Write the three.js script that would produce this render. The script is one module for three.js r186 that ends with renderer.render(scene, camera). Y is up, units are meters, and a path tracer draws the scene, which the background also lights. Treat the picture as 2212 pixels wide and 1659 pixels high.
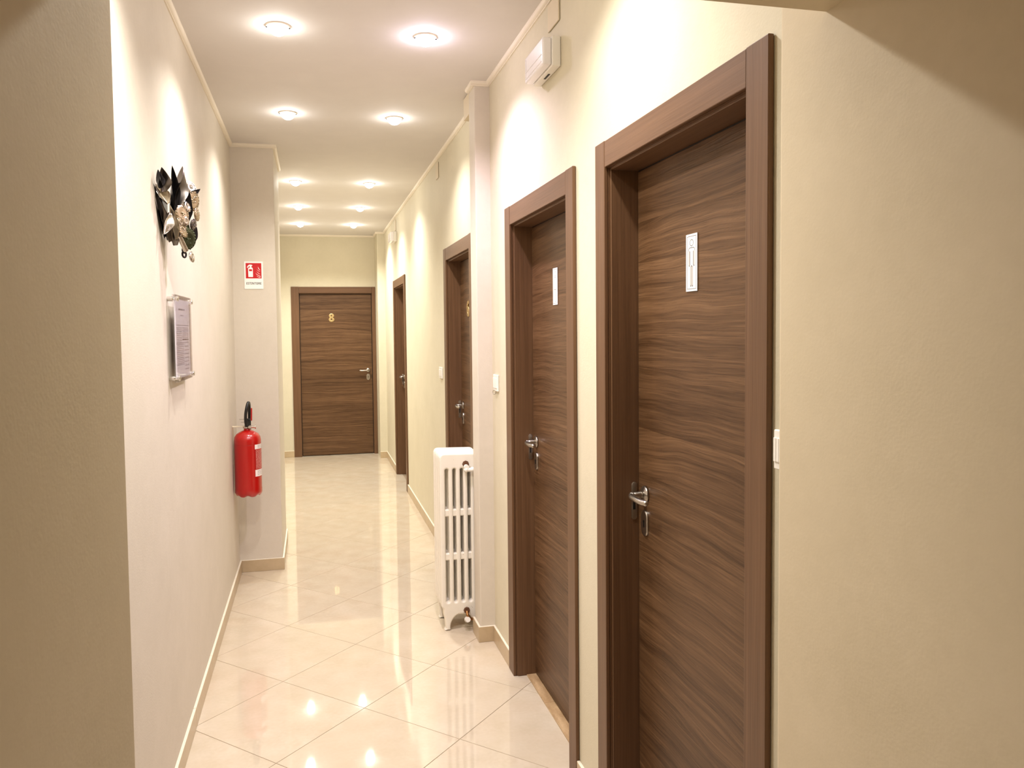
import * as THREE from 'three';
import { RoundedBoxGeometry } from 'three/addons/geometries/RoundedBoxGeometry.js';
import { mergeGeometries } from 'three/addons/utils/BufferGeometryUtils.js';
import { ImprovedNoise } from 'three/addons/math/ImprovedNoise.js';
import { FontLoader } from 'three/addons/loaders/FontLoader.js';
import { TextGeometry } from 'three/addons/geometries/TextGeometry.js';

// ---------------------------------------------------------------- camera, exposure
const scene = new THREE.Scene();
scene.background = new THREE.Color(0x000000);
const W = 2212, HH = 1659, FOCAL = 1678.4;
const camera = new THREE.PerspectiveCamera(2 * Math.atan(HH / 2 / FOCAL) * 180 / Math.PI, W / HH, 0.02, 60);
camera.position.set(0, 1.597, 0);
camera.rotation.order = 'YXZ';
camera.rotation.set(-2.619 * Math.PI / 180, -13.079 * Math.PI / 180, -0.645 * Math.PI / 180);
camera.setViewOffset(W, HH, 40, 40, W, HH);
camera.updateProjectionMatrix();
scene.add(camera);
const renderer = new THREE.WebGLRenderer({ antialias: true });
renderer.toneMapping = THREE.LinearToneMapping;
renderer.toneMappingExposure = 1.0;
renderer.shadowMap.enabled = true;
renderer.shadowMap.type = THREE.PCFSoftShadowMap;

// lamps of the corridor ceiling: [x, z, colour kind]
const LAMP_WARM = new THREE.Color(1.0, 0.965, 0.925), LAMP_YELLOW = new THREE.Color(1.0, 0.985, 0.92), LAMP_COOL = new THREE.Color(1.0, 0.87, 1.1);
const LAMP_POWER = 4.5, BULB_SPILL = 0.14;
const LAMP_GAIN = [[1.75, 1.05], [1, 1.25], [0.8, 0.95], [1.15, 1.15], [1.2, 1.2], [1.6, 1.6]];   // bulbs of the pairs, left and right
const LAMP_X = [-0.109, 0.489], LAMP_Z = [-2.03, -3.30, -4.575, -6.612, -7.91, -9.18];

// ---------------------------------------------------------------- plan of the corridor (metres)
const XL = -0.502, XRN = 0.885, XRF = 0.896, ZEND = -10.198, CEIL = 2.83;
const ZOPEN = -1.18, SOFFIT = 2.13, XJL = -0.26, XJR = 0.86, ZBACK = 2.6;
const PIER_L = { x: -0.228, z0: -6.15, z1: -5.372 };
const PIER_R = { x: 0.808, z0: -3.974, z1: -3.835 };
const PIER_E = { x: 0.805, z0: ZEND, z1: -9.81 };

// ---------------------------------------------------------------- helpers
function rng(seed) { let s = seed >>> 0; return () => { s = (s + 0x6D2B79F5) >>> 0; let t = Math.imul(s ^ (s >>> 15), 1 | s); t = (t + Math.imul(t ^ (t >>> 7), 61 | t)) ^ t; return ((t ^ (t >>> 14)) >>> 0) / 4294967296; }; }
const taken = new Map();
function numbered(name) { const n = taken.get(name) || 0; taken.set(name, n + 1); return n ? `${name}_${String(n).padStart(3, '0')}` : name; }
function lit(o) { o.castShadow = true; o.receiveShadow = true; return o; }
function part(name, geo, mat, parent, label) { const m = lit(new THREE.Mesh(geo, mat)); m.name = name; parent.add(m); if (label) m.userData.label = label; return m; }
function thing(name, label, category, pos = [0, 0, 0], turn = 0, group) {
  const g = new THREE.Group(); g.name = numbered(name); g.position.set(...pos); g.rotation.y = turn;
  g.userData = { label, category }; if (group) g.userData.group = group; scene.add(g); return g;
}
function structure(name, geo, mat, label, category) {
  const m = lit(new THREE.Mesh(geo, mat)); m.name = name; m.userData = { kind: 'structure', label, category }; scene.add(m); return m;
}
function structGroup(name, label, category, pos = [0, 0, 0], turn = 0) {
  const g = new THREE.Group(); g.name = name; g.position.set(...pos); g.rotation.y = turn; g.userData = { kind: 'structure', label, category }; scene.add(g); return g;
}
// uv in metres by the dominant axis of each face
function metreUV(geo, swap = false) {
  let g = geo.index ? geo.toNonIndexed() : geo; g.computeBoundingBox();
  const p = g.attributes.position, uv = new Float32Array(p.count * 2), A = new THREE.Vector3(), B = new THREE.Vector3(), C = new THREE.Vector3();
  for (let i = 0; i < p.count; i += 3) {
    A.fromBufferAttribute(p, i); B.fromBufferAttribute(p, i + 1); C.fromBufferAttribute(p, i + 2);
    const n = B.clone().sub(A).cross(C.clone().sub(A)); const ax = Math.abs(n.x), ay = Math.abs(n.y), az = Math.abs(n.z);
    for (let k = 0; k < 3; k++) {
      const x = p.getX(i + k), y = p.getY(i + k), z = p.getZ(i + k); let u, v;
      if (ax >= ay && ax >= az) { u = z; v = y; } else if (ay >= az) { u = x; v = z; } else { u = x; v = y; }
      uv[(i + k) * 2] = swap ? v : u; uv[(i + k) * 2 + 1] = swap ? u : v;
    }
  }
  g.setAttribute('uv', new THREE.BufferAttribute(uv, 2)); return g;
}
function clean(g) { let q = g.index ? g.toNonIndexed() : g; for (const k of Object.keys(q.attributes)) if (!['position', 'normal', 'uv'].includes(k)) q.deleteAttribute(k); if (!q.attributes.normal) q.computeVertexNormals(); return q; }
function merged(list) { return mergeGeometries(list.map(clean), false); }
function box(x0, x1, y0, y1, z0, z1, r = 0) {
  const w = x1 - x0, h = y1 - y0, d = z1 - z0;
  const g = r > 0 ? new RoundedBoxGeometry(w, h, d, 2, Math.min(r, w / 2.01, h / 2.01, d / 2.01)) : new THREE.BoxGeometry(w, h, d);
  g.translate((x0 + x1) / 2, (y0 + y1) / 2, (z0 + z1) / 2); return g;
}
// plan polygon [x, z, corner radius] extruded from y0 to y1
function planExtrude(pts, y0, y1) {
  const s = new THREE.Shape(); const n = pts.length; const P = pts.map(p => new THREE.Vector2(p[0], -p[1]));
  for (let i = 0; i < n; i++) {
    const r = pts[i][2] || 0, c = P[i];
    if (!r) { i ? s.lineTo(c.x, c.y) : s.moveTo(c.x, c.y); continue; }
    const a = P[(i + n - 1) % n].clone().sub(c).normalize().multiplyScalar(r).add(c), b = P[(i + 1) % n].clone().sub(c).normalize().multiplyScalar(r).add(c);
    i ? s.lineTo(a.x, a.y) : s.moveTo(a.x, a.y); s.quadraticCurveTo(c.x, c.y, b.x, b.y);
  }
  s.closePath();
  const g = new THREE.ExtrudeGeometry(s, { depth: y1 - y0, bevelEnabled: false, curveSegments: 4 });
  g.rotateX(-Math.PI / 2); g.translate(0, y0, 0); return metreUV(g);
}
// wall elevation: along z, with door notches [z0, z1, height]; extruded along x from x0 to x1
function wallWithDoors(za, zb, h, doors, x0, x1) {
  const s = new THREE.Shape(); s.moveTo(za, 0);
  for (const [d0, d1, dh] of doors.slice().sort((p, q) => p[0] - q[0])) { s.lineTo(d0, 0); s.lineTo(d0, dh); s.lineTo(d1, dh); s.lineTo(d1, 0); }
  s.lineTo(zb, 0); s.lineTo(zb, h); s.lineTo(za, h); s.closePath();
  const g = new THREE.ExtrudeGeometry(s, { depth: x1 - x0, bevelEnabled: false });
  g.rotateY(-Math.PI / 2); g.translate(x1, 0, 0); return metreUV(g);   // shape x -> world z, depth -> -x
}
function tube(pts, r, seg = 40, rad = 10, closed = false) { return new THREE.TubeGeometry(new THREE.CatmullRomCurve3(pts.map(p => new THREE.Vector3(...p)), closed), seg, r, rad, closed); }
function cyl(r0, r1, h, seg = 24) { return new THREE.CylinderGeometry(r0, r1, h, seg); }

// ---------------------------------------------------------------- procedural textures
const noise = new ImprovedNoise();
function fbm(x, y, z, oct = 4) { let a = 0.5, s = 0, f = 1; for (let i = 0; i < oct; i++) { s += a * noise.noise(x * f, y * f, z + i * 7.3); a *= 0.5; f *= 2; } return s; }
// periodic fbm on the unit square
function tfbm(u, v, px, py, z, oct) {
  const x = u * px, y = v * py; const wx = u, wy = v;
  const a = fbm(x, y, z, oct), b = fbm(x - px, y, z, oct), c = fbm(x, y - py, z, oct), d = fbm(x - px, y - py, z, oct);
  return (a * (1 - wx) + b * wx) * (1 - wy) + (c * (1 - wx) + d * wx) * wy;
}
function dataTex(w, h, fn, color = true, repeat = true) {
  const d = new Uint8Array(w * h * 4); const out = [0, 0, 0];
  for (let j = 0; j < h; j++) for (let i = 0; i < w; i++) { fn((i + 0.5) / w, (j + 0.5) / h, out); const k = (j * w + i) * 4; d[k] = Math.max(0, Math.min(255, out[0])); d[k + 1] = Math.max(0, Math.min(255, out[1])); d[k + 2] = Math.max(0, Math.min(255, out[2])); d[k + 3] = 255; }
  const t = new THREE.DataTexture(d, w, h, THREE.RGBAFormat); t.magFilter = THREE.LinearFilter; t.minFilter = THREE.LinearMipmapLinearFilter; t.generateMipmaps = true;
  if (repeat) t.wrapS = t.wrapT = THREE.RepeatWrapping; if (color) t.colorSpace = THREE.SRGBColorSpace; t.needsUpdate = true; return t;
}
const plasterBump = dataTex(512, 512, (u, v, o) => {
  const a = tfbm(u, v, 95, 95, 1.7, 2), b = tfbm(u, v, 26, 26, 5.1, 2);
  const g = 128 + 150 * a + 60 * b; o[0] = o[1] = o[2] = g;
}, false);
plasterBump.repeat.set(2, 2);
const paintTint = dataTex(256, 256, (u, v, o) => {
  const a = tfbm(u, v, 5, 5, 3.3, 4) * 9 + tfbm(u, v, 40, 40, 8.3, 2) * 5; o[0] = 211 + a; o[1] = 201 + a; o[2] = 185 + a * 1.1;
});
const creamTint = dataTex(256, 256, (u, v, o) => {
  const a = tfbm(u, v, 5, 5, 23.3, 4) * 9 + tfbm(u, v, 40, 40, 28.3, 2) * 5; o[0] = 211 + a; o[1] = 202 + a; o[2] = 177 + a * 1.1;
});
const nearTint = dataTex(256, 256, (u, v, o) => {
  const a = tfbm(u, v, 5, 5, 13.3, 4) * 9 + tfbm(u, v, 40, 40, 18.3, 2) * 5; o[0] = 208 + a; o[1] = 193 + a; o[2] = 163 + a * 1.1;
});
const ceilingTint = dataTex(128, 128, (u, v, o) => { const a = tfbm(u, v, 6, 6, 2.3, 3) * 6; o[0] = 221 + a; o[1] = 216 + a; o[2] = 212 + a; });
const tileTint = dataTex(512, 512, (u, v, o) => {
  const a = tfbm(u, v, 9, 9, 12.3, 5), b = tfbm(u, v, 60, 60, 4.1, 2), c = tfbm(u, v, 3, 5, 6.1, 3);
  o[0] = 205 + a * 14 + b * 7; o[1] = 190 + a * 16 + b * 8 + c * 6; o[2] = 167 + a * 20 + b * 9 + c * 8;
});
const skirtTint = dataTex(256, 256, (u, v, o) => { const a = tfbm(u, v, 9, 9, 22.3, 4), b = tfbm(u, v, 50, 50, 4.9, 2); o[0] = 190 + a * 18 + b * 8; o[1] = 168 + a * 18 + b * 8; o[2] = 134 + a * 20 + b * 8; });
// laminate with the grain lying across the leaf: colour and relief
function laminate(seed, w, h, wide, tall) {
  const R = rng(seed); const planks = []; let y = 0;
  while (y < tall) { const hgt = 0.07 + R() * 0.16; planks.push({ y0: y, y1: y + hgt, tone: (R() - 0.5) * 0.3, cut: R() < 0.12 ? R() : 9, tone2: (R() - 0.5) * 0.3, off: R() * 40, slope: (R() - 0.5) * 0.05, cat: R() < 0.35 ? 1 : 0 }); y += hgt; }
  const hgt8 = new Float32Array(w * h);
  const color = dataTex(w, h, (u, v, o) => {
    const X = u * wide, Y = v * tall; let p = planks[0];
    const yy = Y + 0.006 * noise.noise(X * 2.2, Y * 3, seed) + 0.0;
    for (const q of planks) if (yy >= q.y0) p = q;
    const second = X > p.cut * wide; const off = p.off + (second ? 17 : 0); const tone = second ? p.tone2 : p.tone;
    let warp = 0.022 * noise.noise(X * 1.3 + off, Y * 2.5, seed + 3) + 0.008 * noise.noise(X * 5 + off, Y * 8, seed + 9) + X * p.slope;
    if (p.cat) { const cx = (X - wide * 0.5) / 0.5; warp += 0.03 * cx * cx; }
    const yw = Y + warp;
    const coarse = noise.noise(X * 0.8 + off, yw * 34, seed + 1), mid = noise.noise(X * 1.6 + off, yw * 95, seed + 2), fine = noise.noise(X * 7 + off, yw * 330, seed + 5);
    const pore = Math.max(0, noise.noise(X * 14 + off, yw * 560, seed + 6) - 0.25);
    const streak = noise.noise(X * 0.9 + off, yw * 16, seed + 12);
    let t = 0.43 + 0.20 * streak + 0.22 * coarse + 0.28 * mid + 0.32 * fine + tone * 0.65;
    const edge = Math.min(Math.abs(yy - p.y0), Math.abs(p.y1 - yy)); if (edge < 0.0012) t -= 0.16;
    t -= pore * 0.5; t = Math.max(0, Math.min(1, t));
    o[0] = 65 + 63 * t; o[1] = 43 + 53 * t; o[2] = 24 + 43 * t;
    const ii = Math.min(w - 1, Math.floor(u * w)), jj = Math.min(h - 1, Math.floor(v * h)); hgt8[jj * w + ii] = 150 + 60 * fine + 30 * mid - 160 * pore;
  });
  const bump = dataTex(w, h, (u, v, o) => { const ii = Math.min(w - 1, Math.floor(u * w)), jj = Math.min(h - 1, Math.floor(v * h)); o[0] = o[1] = o[2] = hgt8[jj * w + ii]; }, false);
  return { color, bump };
}
const LEAF_W = 0.96, LEAF_H = 2.14;
const leafTex = [laminate(11, 768, 1536, LEAF_W, LEAF_H), laminate(47, 768, 1536, LEAF_W, LEAF_H)];
for (const t of leafTex) for (const q of [t.color, t.bump]) q.repeat.set(1 / LEAF_W, 1 / LEAF_H);
// straight-grained laminate of the frames, grain along v (one metre square)
const straight = (() => {
  const hg = new Float32Array(512 * 512);
  const color = dataTex(512, 512, (u, v, o) => {
    const warp = 0.015 * tfbm(u, v, 3, 2, 31.1, 2);
    const c = tfbm(u + warp, v, 22, 1, 40.2, 2), m = tfbm(u + warp, v, 90, 2, 41.7, 2), f = tfbm(u, v, 230, 9, 42.9, 1);
    const t = Math.max(0, Math.min(1, 0.5 + 0.55 * c + 0.5 * m + 0.35 * f));
    o[0] = 84 + 42 * t; o[1] = 58 + 35 * t; o[2] = 37 + 29 * t;
    hg[Math.floor(v * 512) * 512 + Math.floor(u * 512)] = 140 + 120 * f + 60 * m;
  });
  const bump = dataTex(512, 512, (u, v, o) => { o[0] = o[1] = o[2] = hg[Math.floor(v * 512) * 512 + Math.floor(u * 512)]; }, false);
  color.repeat.set(2.5, 1.1); bump.repeat.set(2.5, 1.1); return { color, bump };
})();
const enamelTint = dataTex(512, 512, (u, v, o) => {
  const n = tfbm(u, v, 16, 16, 51.2, 4), m = tfbm(u, v, 60, 60, 53.2, 2), a = tfbm(u, v, 5, 5, 55.2, 3); let t = Math.max(0, Math.min(1, (n + m * 0.6 - 0.34) * 9));
  o[0] = 238 + a * 8 - t * 120; o[1] = 231 + a * 9 - t * 140; o[2] = 216 + a * 10 - t * 150;
});
enamelTint.repeat.set(3, 3);
const stoneTint = dataTex(256, 256, (u, v, o) => { const a = tfbm(u, v, 4, 14, 61.2, 4), b = tfbm(u, v, 30, 60, 63.2, 2); o[0] = 176 + a * 60 + b * 20; o[1] = 146 + a * 62 + b * 20; o[2] = 108 + a * 60 + b * 18; });
stoneTint.repeat.set(3, 3);

// ---------------------------------------------------------------- materials
const STD = (o) => new THREE.MeshStandardMaterial(o), PHY = (o) => new THREE.MeshPhysicalMaterial(o);
const M = {
  wall: STD({ map: paintTint, bumpMap: plasterBump, bumpScale: 0.0005, roughness: 0.62 }),
  creamWall: STD({ map: creamTint, bumpMap: plasterBump, bumpScale: 0.0005, roughness: 0.62 }),  // yellower right-hand paint; on far and end walls lamp yellow put into the colour
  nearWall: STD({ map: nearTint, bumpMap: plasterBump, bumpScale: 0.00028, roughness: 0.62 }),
  ceiling: STD({ map: ceilingTint, roughness: 0.85 }),
  cornice: STD({ color: new THREE.Color(0xe9dfcd), roughness: 0.6 }),
  tile: PHY({ map: tileTint, roughness: 0.03, ior: 1.9 }),
  grout: STD({ color: new THREE.Color(0x8d7a63), roughness: 0.9 }),
  skirt: PHY({ map: skirtTint, roughness: 0.28 }),
  skirtEdge: STD({ color: new THREE.Color(0xe6dcc8), roughness: 0.4 }),
  leaf: leafTex.map(t => PHY({ map: t.color, bumpMap: t.bump, bumpScale: 0.0009, roughness: 0.4, specularIntensity: 0.6 })),
  frame: PHY({ map: straight.color, bumpMap: straight.bump, bumpScale: 0.0005, roughness: 0.42, specularIntensity: 0.7 }),
  gasket: STD({ color: new THREE.Color(0x1b130d), roughness: 0.7 }),
  nickel: STD({ color: new THREE.Color(0xb9b2a8), metalness: 1, roughness: 0.3 }),
  chrome: STD({ color: new THREE.Color(0xd8d5d0), metalness: 1, roughness: 0.14 }),
  lampRing: STD({ color: new THREE.Color(0xe6ded2), metalness: 0.2, roughness: 0.4 }),
  brass: STD({ color: new THREE.Color(0xecd39a), metalness: 1, roughness: 0.26 }),
  dark: STD({ color: new THREE.Color(0x0d0b0a), roughness: 0.5 }),
  whitePlastic: PHY({ color: new THREE.Color(0xefebe2), roughness: 0.35 }),
  lampDiffuser: PHY({ color: new THREE.Color(0xf2eef0), roughness: 0.25 }),
  boxCover: STD({ color: new THREE.Color(0xd9cbb0), roughness: 0.6 }),
  enamel: PHY({ map: enamelTint, roughness: 0.38 }),
  rust: STD({ color: new THREE.Color(0x6b4a34), metalness: 0.5, roughness: 0.6 }),
  copper: STD({ color: new THREE.Color(0xa6774a), metalness: 1, roughness: 0.4 }),
  red: PHY({ color: new THREE.Color(0xb00a08), roughness: 0.28, clearcoat: 0.5, clearcoatRoughness: 0.15 }),
  rubber: PHY({ color: new THREE.Color(0x121010), roughness: 0.4 }),
  stone: PHY({ map: stoneTint, roughness: 0.4 }),
  acrylic: PHY({ color: new THREE.Color(0xffffff), transmission: 1, thickness: 0, roughness: 0.03, ior: 1.49 }),
  pewter: STD({ color: new THREE.Color(0x77706a), metalness: 1, roughness: 0.3, side: THREE.DoubleSide }),
  gunmetal: STD({ color: new THREE.Color(0x2b292b), metalness: 0.9, roughness: 0.36, side: THREE.DoubleSide }),
  silver: STD({ color: new THREE.Color(0xcdc6ba), metalness: 1, roughness: 0.24, side: THREE.DoubleSide }),
  champagne: STD({ color: new THREE.Color(0xb5a58b), metalness: 1, roughness: 0.3, side: THREE.DoubleSide }),
  olive: STD({ color: new THREE.Color(0x4a5038), metalness: 0.9, roughness: 0.35, side: THREE.DoubleSide }),
};

// ---------------------------------------------------------------- doors: data first, the walls need the openings
// s: opening start / e: opening end along the wall (left to right as seen from the corridor), tl / tr: architrave widths
const DOORS = [
  { n: 1, wall: 'n', s: -2.240, e: -1.449, h: 2.085, t: 0.08, tl: 0.077, tr: 0.081, depth: 0.092, tex: 0, latch: -1, label: 'brown laminate toilet door with man pictogram plate, nearest on the right', sign: 'man' },
  { n: 2, wall: 'n', s: -3.406, e: -2.612, h: 2.067, t: 0.084, tl: 0.09, tr: 0.078, depth: 0.088, tex: 1, latch: -1, label: 'brown laminate toilet door with woman pictogram plate, second on the right', sign: 'woman', sill: true },
  { n: 3, wall: 'f', s: -5.196, e: -4.400, h: 2.067, t: 0.083, tl: 0.09, tr: 0.088, depth: 0.085, tex: 0, latch: -1, label: 'brown laminate room door behind the radiator, brass number 6', digit: '6' },
  { n: 4, wall: 'f', s: -8.622, e: -7.700, h: 2.067, t: 0.083, tl: 0.088, tr: 0.085, depth: 0.085, tex: 1, latch: -1, label: 'brown laminate room door nearest the far end on the right wall' },
  { n: 5, wall: 'e', s: -0.160, e: 0.760, h: 2.092, t: 0.08, tl: 0.095, tr: 0.043, depth: 0.03, tex: 0, latch: 1, label: 'brown laminate door with brass number 8 closing the corridor end', digit: '8' },
];
const notch = d => [d.s - 0.012, d.e + 0.012, d.h + 0.012];

// ---------------------------------------------------------------- room shell
const TH = 0.16;
structure('wall_left', planExtrude([[XL, ZOPEN], [XL, PIER_L.z1], [PIER_L.x, PIER_L.z1, 0.006], [PIER_L.x, PIER_L.z0, 0.006], [XL, PIER_L.z0], [XL, ZEND], [XL - TH, ZEND], [XL - TH, ZOPEN]].reverse(), 0, CEIL), M.wall, 'long cream plaster wall with a boxed pier on the corridor left', 'wall');
structure('wall_left_near', planExtrude([[XJL - 0.4, ZBACK], [XL - TH - 0.14, ZBACK], [XL - TH - 0.14, ZOPEN], [XJL, ZOPEN, 0.006]], 0, CEIL), M.nearWall, 'beige plaster jamb, splay added for shade, at the left edge of the picture', 'wall');  // jamb turned off the corridor axis so the lamps leave it darker
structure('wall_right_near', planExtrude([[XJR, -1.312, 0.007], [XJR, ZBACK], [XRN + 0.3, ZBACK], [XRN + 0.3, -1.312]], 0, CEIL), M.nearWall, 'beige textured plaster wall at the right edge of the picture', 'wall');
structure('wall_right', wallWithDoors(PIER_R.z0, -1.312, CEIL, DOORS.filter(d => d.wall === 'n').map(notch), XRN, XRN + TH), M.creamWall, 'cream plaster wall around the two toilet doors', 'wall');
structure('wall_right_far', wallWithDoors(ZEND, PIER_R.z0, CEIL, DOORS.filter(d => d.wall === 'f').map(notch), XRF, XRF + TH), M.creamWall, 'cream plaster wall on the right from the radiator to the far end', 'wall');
structure('wall_right_pier', planExtrude([[XRF, PIER_R.z1], [XRF, PIER_R.z0], [PIER_R.x, PIER_R.z0, 0.006], [PIER_R.x, PIER_R.z1, 0.006]], 0, CEIL), M.wall, 'narrow plaster pier between radiator and second toilet door', 'wall');
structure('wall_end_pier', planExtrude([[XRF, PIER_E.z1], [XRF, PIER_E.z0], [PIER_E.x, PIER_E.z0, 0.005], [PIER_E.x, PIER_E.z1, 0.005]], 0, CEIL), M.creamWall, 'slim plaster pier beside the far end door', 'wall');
{
  const d = DOORS[4], n = notch(d); const s = new THREE.Shape(); s.moveTo(XL - TH, 0); s.lineTo(n[0], 0); s.lineTo(n[0], n[2]); s.lineTo(n[1], n[2]); s.lineTo(n[1], 0); s.lineTo(XRF + TH, 0); s.lineTo(XRF + TH, CEIL); s.lineTo(XL - TH, CEIL); s.closePath();
  const g = new THREE.ExtrudeGeometry(s, { depth: TH, bevelEnabled: false }); g.translate(0, 0, ZEND - TH);
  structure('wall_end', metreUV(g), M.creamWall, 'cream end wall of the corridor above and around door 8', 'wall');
}
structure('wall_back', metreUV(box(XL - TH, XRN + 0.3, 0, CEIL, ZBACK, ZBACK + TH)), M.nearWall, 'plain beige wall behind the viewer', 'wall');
structure('ceiling', metreUV(box(XL - TH, XRF + TH, CEIL, CEIL + 0.12, ZEND - TH, ZOPEN)), M.ceiling, 'flat pale corridor ceiling with rows of spotlights', 'ceiling');
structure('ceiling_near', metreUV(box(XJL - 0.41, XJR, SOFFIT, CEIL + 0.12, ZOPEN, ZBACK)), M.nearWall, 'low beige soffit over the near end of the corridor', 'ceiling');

// floor: polished tiles laid diagonally, each a piece, over a grout bed
{
  const fl = structGroup('floor', 'polished cream porcelain tiles laid diagonally', 'floor');
  part('grout_bed', metreUV(box(XL - TH, XRN + 0.3, -0.06, -0.0016, ZEND - TH, ZBACK + TH)), M.grout, fl);
  const TX = -0.165, TZ = -4.312, TS = 0.3465, GAP = 0.0016;
  const bound = [[XL - 0.05, XRF + 0.05], [ZEND - 0.05, ZBACK + 0.05]];
  const clipPoly = (poly, axis, lim, keepLess) => {
    const out = []; for (let i = 0; i < poly.length; i++) { const a = poly[i], b = poly[(i + 1) % poly.length]; const ia = keepLess ? a[axis] <= lim : a[axis] >= lim, ib = keepLess ? b[axis] <= lim : b[axis] >= lim; if (ia) out.push(a); if (ia !== ib) { const t = (lim - a[axis]) / (b[axis] - a[axis]); out.push([a[0] + t * (b[0] - a[0]), a[1] + t * (b[1] - a[1])]); } } return out;
  };
  const R = rng(5); let k = 0;
  for (let i = -4; i <= 6; i++) for (let j = -20; j <= 22; j++) {
    if ((i + j) % 2 === 0) continue;
    const cx = TX + i * TS, cz = TZ + j * TS, r = TS - GAP;
    let poly = [[cx + r, cz], [cx, cz + r], [cx - r, cz], [cx, cz - r]];
    poly = clipPoly(poly, 0, bound[0][0], false); if (poly.length > 2) poly = clipPoly(poly, 0, bound[0][1], true);
    if (poly.length > 2) poly = clipPoly(poly, 1, bound[1][0], false); if (poly.length > 2) poly = clipPoly(poly, 1, bound[1][1], true);
    if (poly.length < 3) continue; let area = 0; for (let q = 0; q < poly.length; q++) { const a = poly[q], b = poly[(q + 1) % poly.length]; area += a[0] * b[1] - b[0] * a[1]; } if (Math.abs(area) < 0.004) continue;
    const s = new THREE.Shape(poly.map(p => new THREE.Vector2(p[0], -p[1])));
    const g = new THREE.ExtrudeGeometry(s, { depth: 0.0072, bevelEnabled: true, bevelSegments: 1, bevelSize: 0.0006, bevelOffset: -0.0006, bevelThickness: 0.0008 });
    g.rotateX(-Math.PI / 2); g.translate(0, -0.008, 0);
    const m = metreUV(g), uv = m.attributes.uv, ou = R() * 5, ov = R() * 5; for (let q = 0; q < uv.count; q++) uv.setXY(q, uv.getX(q) + ou, uv.getY(q) + ov);
    part(k ? `tile_${String(k).padStart(3, '0')}` : 'tile', m, M.tile, fl); k++;
  }
}
// skirting tiles: runs of pieces with a pale rounded top
function skirting(name, label, runs) {
  const g = structGroup(name, label, 'baseboard'); let k = 0;
  for (const [ax, az, bx, bz, nx, nz, e0 = 0, e1 = 0] of runs) {
    const L = Math.hypot(bx - ax, bz - az), ux = (bx - ax) / L, uz = (bz - az) / L, n = Math.max(1, Math.round(L / 0.5));
    for (let i = 0; i < n; i++) {
      const t0 = i / n * L + (i ? 0.0008 : -e0), t1 = (i + 1) / n * L - (i < n - 1 ? 0.0008 : -e1);
      const P = [ax + ux * t0, az + uz * t0, ax + ux * t1, az + uz * t1]; const T = 0.012;
      const x = [P[0], P[2], P[0] + nx * T, P[2] + nx * T], z = [P[1], P[3], P[1] + nz * T, P[3] + nz * T];
      const X0 = Math.min(...x), X1 = Math.max(...x), Z0 = Math.min(...z), Z1 = Math.max(...z);
      const m = part(k ? `skirting_tile_${String(k).padStart(3, '0')}` : 'skirting_tile', metreUV(box(X0, X1, 0.0006, 0.079, Z0, Z1, 0.001)), M.skirt, g);
      part('top_edge', box(X0 + 0.0004, X1 - 0.0004, 0.0775, 0.0815, Z0 + 0.0004, Z1 - 0.0004, 0.0015), M.skirtEdge, m); k++;
    }
  }
}
const T = 0.012;
skirting('baseboard_left', 'beige tile skirting along the left wall and pier', [
  [XL, ZOPEN, XL, PIER_L.z1 + 0.0, 1, 0], [XL + T, PIER_L.z1, PIER_L.x, PIER_L.z1, 0, 1, 0, T], [PIER_L.x, PIER_L.z1, PIER_L.x, PIER_L.z0, 1, 0], [XL, PIER_L.z0 - T, XL, ZEND, 1, 0]]);
skirting('baseboard_right', 'beige tile skirting on the right beside the toilet doors', [
  [XRN, PIER_R.z1 + T, XRN, DOORS[1].s - DOORS[1].tl, -1, 0], [XRN, DOORS[1].e + DOORS[1].tr + 0.001, XRN, DOORS[0].s - DOORS[0].tl, -1, 0], [PIER_R.x, PIER_R.z1, XRN - T, PIER_R.z1, 0, 1, T, T], [PIER_R.x, PIER_R.z0, PIER_R.x, PIER_R.z1, -1, 0]]);
skirting('baseboard_right_far', 'beige tile skirting along the far right wall', [
  [XRF, PIER_R.z0, XRF, DOORS[2].e + DOORS[2].tr, -1, 0], [XRF, DOORS[2].s - DOORS[2].tl, XRF, DOORS[3].e + DOORS[3].tr, -1, 0], [XRF, DOORS[3].s - DOORS[3].tl, XRF, PIER_E.z1 + T, -1, 0], [PIER_E.x, PIER_E.z1, XRF, PIER_E.z1, 0, 1, 0.0, 0]]);
skirting('baseboard_end', 'short beige tile skirting left of door 8', [[XL + T, ZEND, DOORS[4].s - DOORS[4].tl, ZEND, 0, 1]]);
skirting('baseboard_near', 'beige tile skirting in the near opening', [[XJR, -1.30, XJR, ZBACK, -1, 0]]);
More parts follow.
